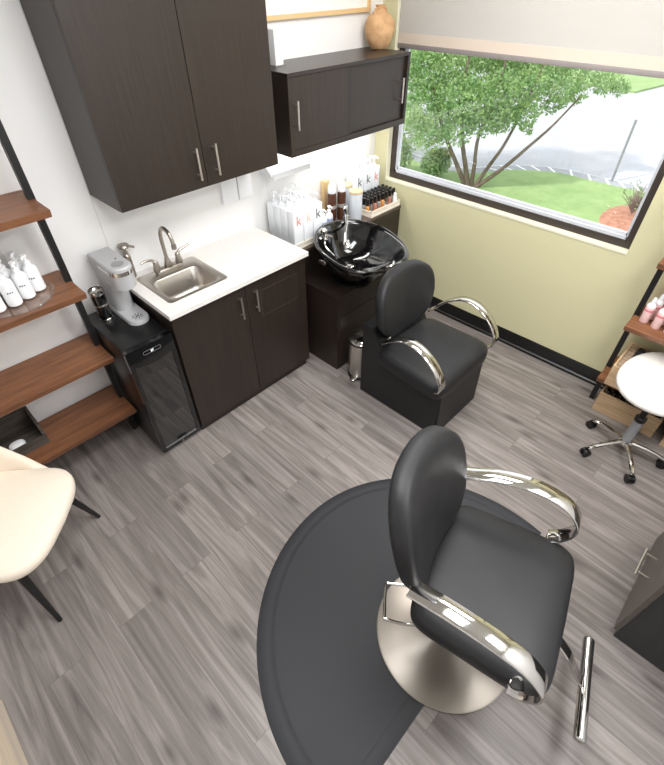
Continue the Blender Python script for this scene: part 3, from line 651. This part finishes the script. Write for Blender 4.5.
# ------------------------------------------------------------------ white stool on castors
sx, sy = -.52, -2.48
t = thing('stool', 'white round salon stool on chrome castors by the right ladder shelf', 'stool', (sx, sy, 0))
def ss(n, p):
    p.z += .05 * max(0, n.x) ** 2 + .012 * (n.y * n.y) - .01 * max(0, -n.x); p.y *= 1 - .06 * n.x; return p
b = B(); cushion(b, (sx + .125, sy + .012, .47), (.245, .212, .034), .55, .92, 'z', ss); obj('seat', b, M['stoolw'], t, sharp=80)
b = B(); cyl(b, (sx, sy, .11), (sx, sy, .30), .027, n=20); obj('column', b, M['grey2'], t)
b = B(); cyl(b, (sx, sy, .29), (sx, sy, .45), .017, n=16); lathe(b, [(.03, .285), (.03, .31), (.02, .318)], (sx, sy, 0), 20); obj('gas_lift', b, M['blackpl'], t)
b = B(); lathe(b, [(.036, .085), (.04, .09), (.04, .105), (.03, .118)], (sx, sy, 0), 24); obj('hub', b, M['chrome'], t)
for k in range(5):
    a = math.radians(68 + 72 * k); d = Vector((math.cos(a), math.sin(a), 0)); o = Vector((sx, sy, 0)); n_ = Vector((-d.y, d.x, 0))
    b = B(); tube(b, [o + d * .03 + Vector((0, 0, .1)), o + d * .12 + Vector((0, 0, .092)), o + d * .2 + Vector((0, 0, .07)), o + d * .215 + Vector((0, 0, .058))], [.015, .011], 10, 4)
    lg = obj('leg', b, M['chrome'], t)
    b = B(); p = o + d * .222 + Vector((0, 0, .026))
    for s in (-1, 1): cyl(b, p + n_ * s * .007, p + n_ * s * .02, .026, n=20)
    cyl(b, p - n_ * .008, p + n_ * .008, .019, n=14); cyl(b, p + Vector((0, 0, .015)) - d * .005, p + Vector((0, 0, .036)) - d * .007, .008, n=10)
    obj('castor', b, M['blackpl'], lg)

# ------------------------------------------------------------------ right ladder shelf contents
def crate(label, x0, x1, y0, y1, z0, z1, grp):
    t = thing('wooden_box', label, 'box', ((x0 + x1) / 2, (y0 + y1) / 2, z0), group=grp)
    w = .012
    b = B(); box(b, x0, x1, y0, y1, z0, z0 + w); obj('bottom', b, M['oak'], t)
    b = B(); box(b, x0, x0 + w, y0, y1, z0 + w, z1); obj('front_panel', b, M['oak'], t)
    b = B(); box(b, x1 - w, x1, y0, y1, z0 + w, z1 + .0); obj('back_panel', b, M['oak'], t)
    for y in (y0, y1 - w): b = B(); box(b, x0 + w, x1 - w, y, y + w, z0 + w, z1); obj('side_panel', b, M['oak'], t)
    return t
crate('pale oak open box on the lowest right shelf, filled with colour cartons', -.345, -.03, -2.585, -2.213, .2885, .432, 'oak boxes at the right ladder shelf')
crate('pale oak open box on the floor under the right ladder shelf, holding black bottles', -.262, -.03, -2.585, -2.216, .0, .155, 'oak boxes at the right ladder shelf')
crate('pale oak box on the floor farther behind the stool', -.29, -.03, -2.95, -2.64, .0, .155, 'oak boxes at the right ladder shelf')
cm = [M['beige'], M['dark'], M['blue'], M['dark'], M['silver'], M['blue'], M['dark'], M['beige']]
rown = ['leftmost', 'second from left', 'third from left', 'fourth from left', 'fifth from left', 'sixth from left', 'seventh from left', 'rightmost']
cn = ['beige', 'charcoal', 'slate blue', 'charcoal', 'silver grey', 'slate blue', 'charcoal', 'beige']
for r_ in range(8):
    y = -2.248 - .0435 * r_; proto = None
    for k in range(7):
        x = -.309 + .039 * k; lab = '%s colour carton in the right oak box, row %s, %s from front' % (cn[r_], rown[r_], ORD[k])
        if proto is None:
            proto = thing('colour_carton', lab, 'carton', (x, y, .302), group='hair colour cartons')
            b = B(); box(b, -.0165, .0165, -.019, .019, 0, .134, .001, 1); obj('body', b, cm[r_], proto, world_coords=False)
            b = B(); box(b, -.017, .013, -.0195, .0195, .09, .112); obj('label', b, M['silver'] if r_ % 2 else M['whitepl'], proto, world_coords=False)
        else:
            dup(proto, (x, y, .302), lab)
proto = None
for k in range(9):
    lab = 'black capped bottle in the lower oak box, %s' % (ORD[k] + ' from its left end'); y = -2.25 - .038 * k
    if proto is None:
        proto = thing('black_bottle', lab, 'bottle', (-.232, y, .0125), group='black bottles in the lower oak box')
        b = B(); lathe(b, [(.016, 0), (.0175, .003), (.0175, .11), (.014, .12)], n=16); obj('body', b, M['blackpl'], proto, world_coords=False)
        b = B(); lathe(b, [(.0165, .12), (.0165, .165), (.012, .169), (.001, .17)], n=16); obj('cap', b, M['blackgloss'], proto, world_coords=False)
    else: dup(proto, (-.232, y, .0125), lab)
proto = None
for x, y, lab in ((-.205, -2.225, 'white and pink bottle at the front left end of the right shelf'), (-.222, -2.292, 'white and pink bottle, second along the front of the right shelf'), (-.14, -2.245, 'white and pink bottle, left end of the back row on the right shelf'), (-.15, -2.315, 'white and pink bottle, second in the back row on the right shelf'), (-.235, -2.36, 'white and pink bottle, third along the front of the right shelf')):
    if proto is None:
        proto = thing('lotion_bottle', lab, 'bottle', (x, y, .688), group='pink and white bottles on the right shelf')
        b = B(); lathe(b, [(.022, 0), (.024, .003), (.0235, .09), (.023, .1)], n=24); bd = obj('body', b, M['pinkb'], proto, world_coords=False)
        b = B(); lathe(b, [(.0236, .072), (.0242, .073), (.024, .084), (.0234, .085)], n=24); obj('printed_band', b, M['pinkd'], bd, world_coords=False)
        b = B(); lathe(b, [(.023, .1), (.021, .112), (.012, .122), (.011, .14), (.008, .155), (.001, .157)], n=24); obj('cap', b, M['whitepl'], proto, world_coords=False)
    else: dup(proto, (x, y, .688), lab)
b = B(); box(b, -.06, -.05, -2.33, -2.24, .688, .83); tag(obj('card', b, M['pinkd']), 'deep pink card standing behind the pink bottles', 'card')

# ------------------------------------------------------------------ dark station cabinet at the right edge
t = thing('station_cabinet', 'charcoal drawer cabinet at the right edge with a slim bar handle', 'cabinet', (-1.32, -3.1, 0))
gx0, gx1, gy = -1.612, -1.03, -2.82
b = B(); box(b, gx0, gx1, YF + .01, gy - .02, 0, .76); obj('body', b, mat('charcoal laminate', rgb(46, 46, 48), .4, var=rgb(40, 40, 42), vscale=(60, 60, 4)), t)
dm = mat('dark taupe laminate', rgb(92, 86, 80), .4, var=rgb(82, 76, 71), vscale=(4, 60, 60))
for z0, z1 in ((.05, .62), (.627, .755)):
    b = B(); box(b, gx0, gx1, gy - .019, gy, z0, z1, .001, 1); d = obj('drawer', b, dm, t)
    bar_handle(d, ((-1.368 if z0 < .1 else -1.317), gy, (.25 if z0 < .1 else .69)), .16, (1, 0, 0), (0, 1, 0), .005, .048)

# ------------------------------------------------------------------ things on the ledge by the bowl
def basket(label, x0, x1, y0, y1, z0, h):
    t = thing('basket_tray', label, 'tray', ((x0 + x1) / 2, (y0 + y1) / 2, z0), group='ivory slatted trays')
    b = B(); box(b, x0, x1, y0, y1, z0, z0 + .006); obj('bottom', b, M['offw'], t)
    b = B()
    for z in (z0 + .006, z0 + h - .007):
        box(b, x0, x1, y0, y0 + .005, z, z + .007); box(b, x0, x1, y1 - .005, y1, z, z + .007); box(b, x0, x0 + .005, y0, y1, z, z + .007); box(b, x1 - .005, x1, y0, y1, z, z + .007)
    obj('rim', b, M['offw'], t)
    b = B(); n = int((x1 - x0) / .012)
    for i in range(n + 1):
        x = x0 + .0005 + (x1 - x0 - .008) * i / n; box(b, x, x + .007, y0 + .001, y0 + .004, z0 + .006, z0 + h - .004); box(b, x, x + .007, y1 - .004, y1 - .001, z0 + .006, z0 + h - .004)
    n = int((y1 - y0) / .012)
    for i in range(n + 1):
        y = y0 + .0005 + (y1 - y0 - .008) * i / n; box(b, x0 + .001, x0 + .004, y, y + .007, z0 + .006, z0 + h - .004); box(b, x1 - .004, x1 - .001, y, y + .007, z0 + .006, z0 + h - .004)
    obj('slats', b, M['offw'], t); return t
Zl = LZ + .0005
basket('ivory slatted tray holding the large white pump bottles beside the counter', -1.16, -.872, -.309, -.012, Zl, .04)
basket('ivory slatted tray of small black-capped bottles in the window corner', -.405, -.056, -.33, -.14, Zl, .045)
def square_bottle(label, loc, group, kmat=None, w=.084, d=.063, h=.245):
    t = thing('pump_bottle', label, 'bottle', loc, 0, group)
    b = B(); box(b, -w / 2, w / 2, -d / 2, d / 2, 0, h, .006); bd = obj('body', b, M['frost'], t, world_coords=False)
    b = B(); lathe(b, [(.014, h - .002), (.014, h + .018), (.005, h + .02), (.005, h + .055), (.011, h + .057), (.011, h + .07), (.001, h + .072)], n=16)
    tube(b, [(0, 0, h + .064), (0, -.022, h + .064), (0, -.034, h + .056)], .005, 8, 3); obj('pump', b, M['whitepl'], t, world_coords=False)
    if kmat: letters('printed_letter', 'k', .092, face_neg_y(0, -d / 2 - .0004, h * .62), kmat, bd)
    return t
colw = ['left', 'middle', 'right']; rowt = ['front row', 'second row', 'third row', 'back row']
kc = [M['coral'], M['palecoral'], M['inkk']]; kn = ['coral', 'pale coral', 'dark grey']
plain = None
for r_ in range(4):
    for c_ in range(3):
        p = (-1.104 + .088 * c_, -.27 + .067 * r_, Zl + .007)
        if r_ == 0: square_bottle('white pump bottle with %s letter, %s of the front row beside the counter' % (kn[c_], colw[c_]), p, 'large white pump bottles beside the counter', kc[c_])
        else:
            lab = 'plain white rectangular pump bottle beside the counter, %s, %s one' % (rowt[r_], colw[c_])
            if plain is None: plain = square_bottle(lab, p, 'large white pump bottles beside the counter')
            else: dup(plain, p, lab)
for k, (x, kk, lab) in enumerate(((-.32, M['inkk'], 'white pump bottle with a dark letter half hidden behind the bamboo-lidded jar'), (-.223, M['inkk'], 'white pump bottle with a dark letter behind the small capped bottles'), (-.13, M['coral'], 'white pump bottle with a coral letter in the window corner'))):
    square_bottle(lab, (x, -.108, Zl), 'white pump bottles in the window corner', kk, .086, .05, .265)
for k, (x, lab) in enumerate(((-.3, 'plain white pump bottle against the wall, left one behind the lettered bottles'), (-.2, 'plain white pump bottle against the wall, middle one behind the lettered bottles'), (-.1, 'plain white pump bottle against the wall, right one in the window corner'))):
    dup(plain, (x, -.045, Zl), lab, group='white pump bottles in the window corner')
q = pump_bottle('pump_bottle', 'small round white pump bottle with blue print behind the bowl, left one', 'bottle', (-.83, -.25, Zl), .027, .13, M['frost'], M['whitepl'], 'small white pump bottles behind the bowl', False)
b = B(); lathe(b, [(.0272, .04), (.0276, .041), (.0276, .085), (.0272, .086)], n=24); obj('printed_band', b, M['blueprint'], q.children[0], world_coords=False)
dup(q, (-.757, -.235, Zl), 'small round white pump bottle with blue print behind the bowl, right one')
proto = None
for x, y, lab in ((-.63, -.14, 'brown applicator bottle with a milky nozzle behind the bowl, left one'), (-.555, -.165, 'brown applicator bottle with a milky nozzle behind the bowl, right one')):
    if proto is None:
        proto = thing('applicator_bottle', lab, 'bottle', (x, y, Zl), group='brown applicator bottles')
        b = B(); lathe(b, [(.029, 0), (.031, .004), (.031, .185), (.028, .2)], n=24); bd = obj('body', b, M['amber'], proto, world_coords=False)
        b = B(); lathe(b, [(.0285, .2), (.03, .205), (.029, .235), (.02, .262), (.008, .275), (.004, .32), (.001, .321)], n=24); obj('nozzle', b, M['frost'], proto, world_coords=False)
        b = B(); lathe(b, [(.0311, .09), (.0315, .091), (.0315, .115), (.0311, .116)], n=24); obj('printed_band', b, M['greyliq'], bd, world_coords=False)
    else: dup(proto, (x, y, Zl), lab)
b = B(); box(b, -.625, -.57, -.06, -.02, Zl, Zl + .255, .003); tag(obj('carton', b, M['tan']), 'tall tan carton against the wall behind the brown bottles', 'carton')
b = B()
for x, y, rr, h, lab in ((-.508, -.262, .048, .2, 'milky glass jar with a bamboo lid left of the small capped bottles'), (-.462, -.125, .045, .2, 'second bamboo-lidded jar farther back against the wall')):
    t = thing('storage_jar', lab, 'jar', (x, y, Zl), group='bamboo-lidded jars')
    b = B(); lathe(b, [(rr * .95, 0), (rr, .005), (rr, h - .012), (rr * .96, h)], (x, y, Zl), 32); obj('body', b, M['jar'], t)
    b = B(); lathe(b, [(rr * .97, h), (rr * 1.02, h + .003), (rr * 1.02, h + .014), (rr * .98, h + .017), (.001, h + .017)], (x, y, Zl), 32); obj('lid', b, M['cork'], t)
protos = []
for m_, nm in ((M['gold'], 'amber'), (M['greyliq'], 'grey'), (M['rose'], 'rosy'), (M['clear'], 'clear')): protos.append([m_, nm, None])
for r_ in range(4):
    for c_ in range(8):
        x, y = -.382 + .044 * c_, -.272 + .037 * r_
        q = protos[(c_ * 3 + r_ * 5 + (c_ * r_) % 3) % 4]
        lab = 'black-capped %s bottle in the corner tray, %s, %s from left' % (q[1], rowt[r_], ORD[c_])
        if q[2] is None:
            t = q[2] = thing('colour_bottle', lab, 'bottle', (x, y, Zl + .007), group='small black-capped bottles in the corner tray')
            b = B(); lathe(b, [(.014, 0), (.0155, .003), (.0155, .055), (.009, .064), (.009, .068)], n=16); obj('body', b, q[0], t, world_coords=False)
            b = B(); lathe(b, [(.0115, .066), (.0125, .068), (.0135, .112), (.01, .116), (.001, .1165)], n=16); obj('cap', b, M['blackpl'], t, world_coords=False)
        else: dup(q[2], (x, y, Zl + .007), lab)
t = thing('tube_bottle', 'small white rounded bottle at the right end of the corner tray', 'bottle', (-.09, -.3, Zl + .007))
b = B(); lathe(b, [(.014, 0), (.016, .004), (.016, .06), (.013, .066)], n=20); obj('body', b, M['whitepl'], t, world_coords=False)
b = B(); lathe(b, [(.012, .066), (.012, .085), (.008, .09), (.001, .091)], n=20); obj('cap', b, M['whitepl'], t, world_coords=False)
b = B(); box(b, -.33, -.2, -.318, -.29, Zl + .007, Zl + .03, .002); tag(obj('carton', b, M['gold']), 'flat orange carton lying at the front of the corner tray', 'carton')

# ------------------------------------------------------------------ on and above the low cabinet
vx, vy, vz = -.16, -.115, 1.7945
t = thing('vase', 'round clay vase with a narrow neck on the low wall cabinet', 'vase', (vx, vy, vz))
b = B(); lathe(b, [(.05, 0), (.056, .004), (.083, .05), (.096, .1), (.09, .142), (.064, .175), (.036, .188), (.028, .198), (.031, .214), (.034, .219), (.029, .221), (.023, .212), (.02, .195), (.001, .18)], (vx, vy, vz), 40); obj('body', b, M['clay'], t)
for s in (-1, 1):
    b = B(); tube(b, [(vx + s * .03, vy, vz + .207), (vx + s * .048, vy, vz + .2), (vx + s * .056, vy, vz + .176)], .007, 10, 5); obj('lug', b, M['clay'], t)
t = thing('speaker_box', 'small white upright box on the low cabinet beside the tall cabinet', 'box', (-1.03, -.12, 1.794))
b = B(); box(b, -1.07, -1.012, -.15, -.08, 1.797, 1.955, .006); obj('body', b, M['whitepl'], t)
b = B(); box(b, -1.075, -1.004, -.155, -.075, 1.7942, 1.7985, .001, 1); obj('foot', b, M['grey2'], t)
t = thing('picture_frame', 'large light-wood picture frame on the white wall above the low cabinet', 'picture', (-.7, 0, 1.98))
fx0, fx1, fz0, fz1 = -1.3, -.15, 1.978, 2.6
b = B(); w = .022
box(b, fx0, fx1, -.025, -.001, fz0, fz0 + w); box(b, fx0, fx1, -.025, -.001, fz1 - w, fz1); box(b, fx0, fx0 + w, -.025, -.001, fz0 + w, fz1 - w); box(b, fx1 - w, fx1, -.025, -.001, fz0 + w, fz1 - w)
obj('frame', b, M['fr'], t)
b = B(); box(b, fx0 + w, fx1 - w, -.012, -.002, fz0 + w, fz1 - w); obj('print', b, M['paper'], t)
# striped rug whose corner shows at the bottom left
b = B(); box(b, -4.05, -3.6, -2.6, -1.13, .0005, .008, .002, 1); tag(obj('rug', b, M['rib']), 'striped beige woven rug, its edge showing at the lower left corner', 'rug')

# ------------------------------------------------------------------ outside the window
GZ = -.6
b = B(); box(b, .15, 60, -30, 40, GZ - .1, GZ - .03); o = struct('road', b, M['asphalt'])
lawn = [(.4, -4), (4.8, -3), (6.0, -1.6), (6.09, -.842), (6.043, -.461), (6.033, .038), (6.022, .571), (5.85, .95), (5.6, 1.28), (5.25, 1.5), (4.9, 1.75), (4.75, 2.3), (4.9, 3.5), (5.5, 5), (6, 9), (.4, 9)]
P = smooth([(x, y, 0) for x, y in lawn[1:-2]], 5); lawn = [lawn[0]] + [(p.x, p.y) for p in P] + lawn[-2:]
b = B(); prism(b, lawn, GZ - .03, GZ, 'z'); struct('lawn', b, M['grass'])
ol = []
for i, p in enumerate(P):
    tg = (P[min(i + 1, len(P) - 1)] - P[max(i - 1, 0)]).normalized(); nn = Vector((tg.y, -tg.x, 0)); ol.append((p, nn))
def strip(name, d0, d1, z, m, skip=None):
    b = B(); rings = []
    for p, nn in ol:
        a, c = p + nn * d0, p + nn * d1; rings.append([(a.x, a.y, GZ - .03), (c.x, c.y, GZ - .03), (c.x, c.y, z), (a.x, a.y, z)])
    loft(b, rings); struct(name, b, m)
strip('kerb', .01, .30, GZ - .012, M['kerb']); strip('road_line', .30, .36, GZ - .026, M['line'])
b = B()
for i in range(8, len(ol) - 22, 3):
    p, nn = ol[i]; tg = Vector((-nn.y, nn.x, 0)); a = p + nn * .03; c = p + nn * .3 + tg * .14
    loft(b, [[(q.x + tg.x * e, q.y + tg.y * e, z) for e, z in ((-.02, GZ - .013), (.02, GZ - .013), (.02, GZ - .01), (-.02, GZ - .01))] for q in (a, c)])
struct('kerb_hatching', b, M['line'])
b = B(); prism(b, [(14.2, 1.95), (16.2, 1.6), (22, 1), (40, -8), (60, 40), (20, 40), (15.4, 12)], GZ - .03, GZ + .02, 'z'); struct('far_lawn', b, M['grass'])
b = B(); cyl(b, (6.295, -.24, GZ - .03), (6.295, -.24, .335), .02, n=14); t = tag(obj('post', b, M['pole']), 'thin grey post standing at the kerb outside', 'post')

def leaves(name, blobs, n, size, m, parent=None):
    vs, fs = [], []
    tot = sum(r ** 2 for _, r in blobs)
    for c, r in blobs:
        for _ in range(int(n * r * r / tot)):
            d = Vector((random.gauss(0, 1), random.gauss(0, 1), random.gauss(0, 1))).normalized() * r * (.45 + .6 * random.random())
            p = Vector(c) + Vector((d.x, d.y, d.z * .8)); s = size * random.uniform(.6, 1.3)
            u = Vector((random.gauss(0, 1), random.gauss(0, 1), random.gauss(0, .6))).normalized(); v = u.orthogonal().normalized(); v.rotate(Matrix.Rotation(random.random() * 6.28, 3, u)); w = u.cross(v)
            k = len(vs)
            vs += [p - v * s, p - v * s * .2 + w * s * .55 + u * s * .12, p + v * s, p - v * s * .2 - w * s * .55 + u * s * .12]; fs.append((k, k + 1, k + 2, k + 3))
    me = bpy.data.meshes.new(name); me.from_pydata(vs, [], fs); me.materials.append(m); o = bpy.data.objects.new(name, me); COL.objects.link(o)
    if parent:
        o.parent = parent; me.transform(Matrix.Translation(-parent.location))
    return o
t = thing('tree', 'spreading green multi-stemmed tree on the lawn outside the window', 'tree', (4.3, 1.36, GZ))
stems = [([(4.3, 1.42, GZ), (4.22, 1.48, -.3), (4.15, 1.62, .2), (4.2, 1.75, .8), (4.3, 1.8, 1.4)], .048), ([(4.33, 1.38, GZ), (4.27, 1.36, -.25), (4.22, 1.36, .2), (4.4, 1.3, .8), (4.5, 1.3, 1.4)], .038),
         ([(4.36, 1.33, GZ), (4.42, 1.18, -.25), (4.46, 1.02, .1), (4.7, .95, .6), (4.9, .9, 1.1)], .036), ([(4.36, 1.3, GZ), (4.55, 1.0, -.28), (4.72, .75, .05), (4.95, .55, .35), (5.3, .4, .7)], .038), ([(4.28, 1.46, GZ), (4.1, 1.62, -.2), (3.95, 1.85, .25), (3.9, 2.1, .8)], .045)]
for pts, r in stems:
    b = B(); tube(b, pts, [r, r * .3], 10, 6); obj('trunk', b, M['bark'], t)
blobs = [((4.08, 2.31, .95), .5), ((3.75, 2.2, .55), .4), ((4.1, 1.9, .75), .45), ((4.58, 1.71, .9), .42), ((4.92, 1.39, .9), .38), ((4.13, 1.55, .5), .26), ((3.8, 1.85, .38), .3), ((5.21, 1.03, .88), .34), ((5.61, .66, .9), .3), ((5.89, .29, .84), .24), ((6.0, .08, .76), .15), ((4.82, 1.12, .62), .3), ((5.15, .72, .6), .2), ((4.4, 1.25, .42), .26), ((5.0, 1.6, 1.25), .5), ((4.0, 2.7, 1.2), .6), ((5.5, .55, .68), .18), ((4.15, 1.3, .42), .26), ((4.3, 1.1, .5), .26), ((4.55, .85, .55), .24), ((3.9, 1.6, .3), .28), ((3.7, 1.95, .2), .28), ((3.95, 1.5, .7), .4), ((4.3, 1.2, .8), .36), ((4.7, .95, .85), .3), ((5.05, .6, .8), .22), ((4.75, .85, .3), .12), ((4.6, 2.1, 1.5), .7), ((5.5, 1.1, 1.35), .55)]
leaves('foliage', blobs, 30000, .027, M['leaf'], t)
for i, (c, r, lab) in enumerate((((3.9, 2.75, -.33), .34, 'pale green shrub left of the tree outside, nearest the window edge'), ((4.3, 2.12, -.38), .26, 'pale green shrub beside the tree trunks outside'), ((5.0, 3.4, -.2), .5, 'larger green shrub behind the trunks outside'))):
    t = thing('shrub', lab, 'shrub', (c[0], c[1], GZ), group='shrubs by the tree')
    leaves('foliage', [(c, r), ((c[0] + .1, c[1] - .05, c[2] + r * .5), r * .6)], 2200, .028, M['leaf2'], t)
    b = B(); tube(b, [(c[0], c[1], GZ), (c[0], c[1], c[2])], .015, 8); obj('stem', b, M['bark'], t)
b = B(); ring = [(4.8 + .62 * math.cos(a) * (1 + .08 * math.sin(3 * a)), -1.0 + .36 * math.sin(a), 0) for a in [2 * PI * i / 40 for i in range(40)]]
loft(b, [[(x, y, GZ - .01) for x, y, _ in ring], [(4.8 + (x - 4.8) * .9, -1.0 + (y + 1.0) * .9, GZ + .012) for x, y, _ in ring], [(4.8 + (x - 4.8) * .4, -1.0 + (y + 1.0) * .4, GZ + .02) for x, y, _ in ring]]); struct('mulch_bed', b, M['mulch'])
t = thing('bush', 'bare twiggy grey bush in the red mulch bed outside', 'bush', (4.92, -1.0, GZ + .05))
b = B()
for i in range(46):
    a, h = random.random() * 6.28, random.uniform(.2, .42); s = random.uniform(.08, .3)
    p0 = Vector((4.92, -1.0, GZ + .04)); p1 = p0 + Vector((math.cos(a) * s * .5, math.sin(a) * s * .4, h * .6)); p2 = p0 + Vector((math.cos(a) * s, math.sin(a) * s * .8, h))
    tube(b, [p0, p1, p2], [.008, .003], 6, 3)
obj('twigs', b, M['twig'], t)
leaves('foliage', [((4.92, -1.0, GZ + .3), .24)], 70, .03, M['leaf2'], t)
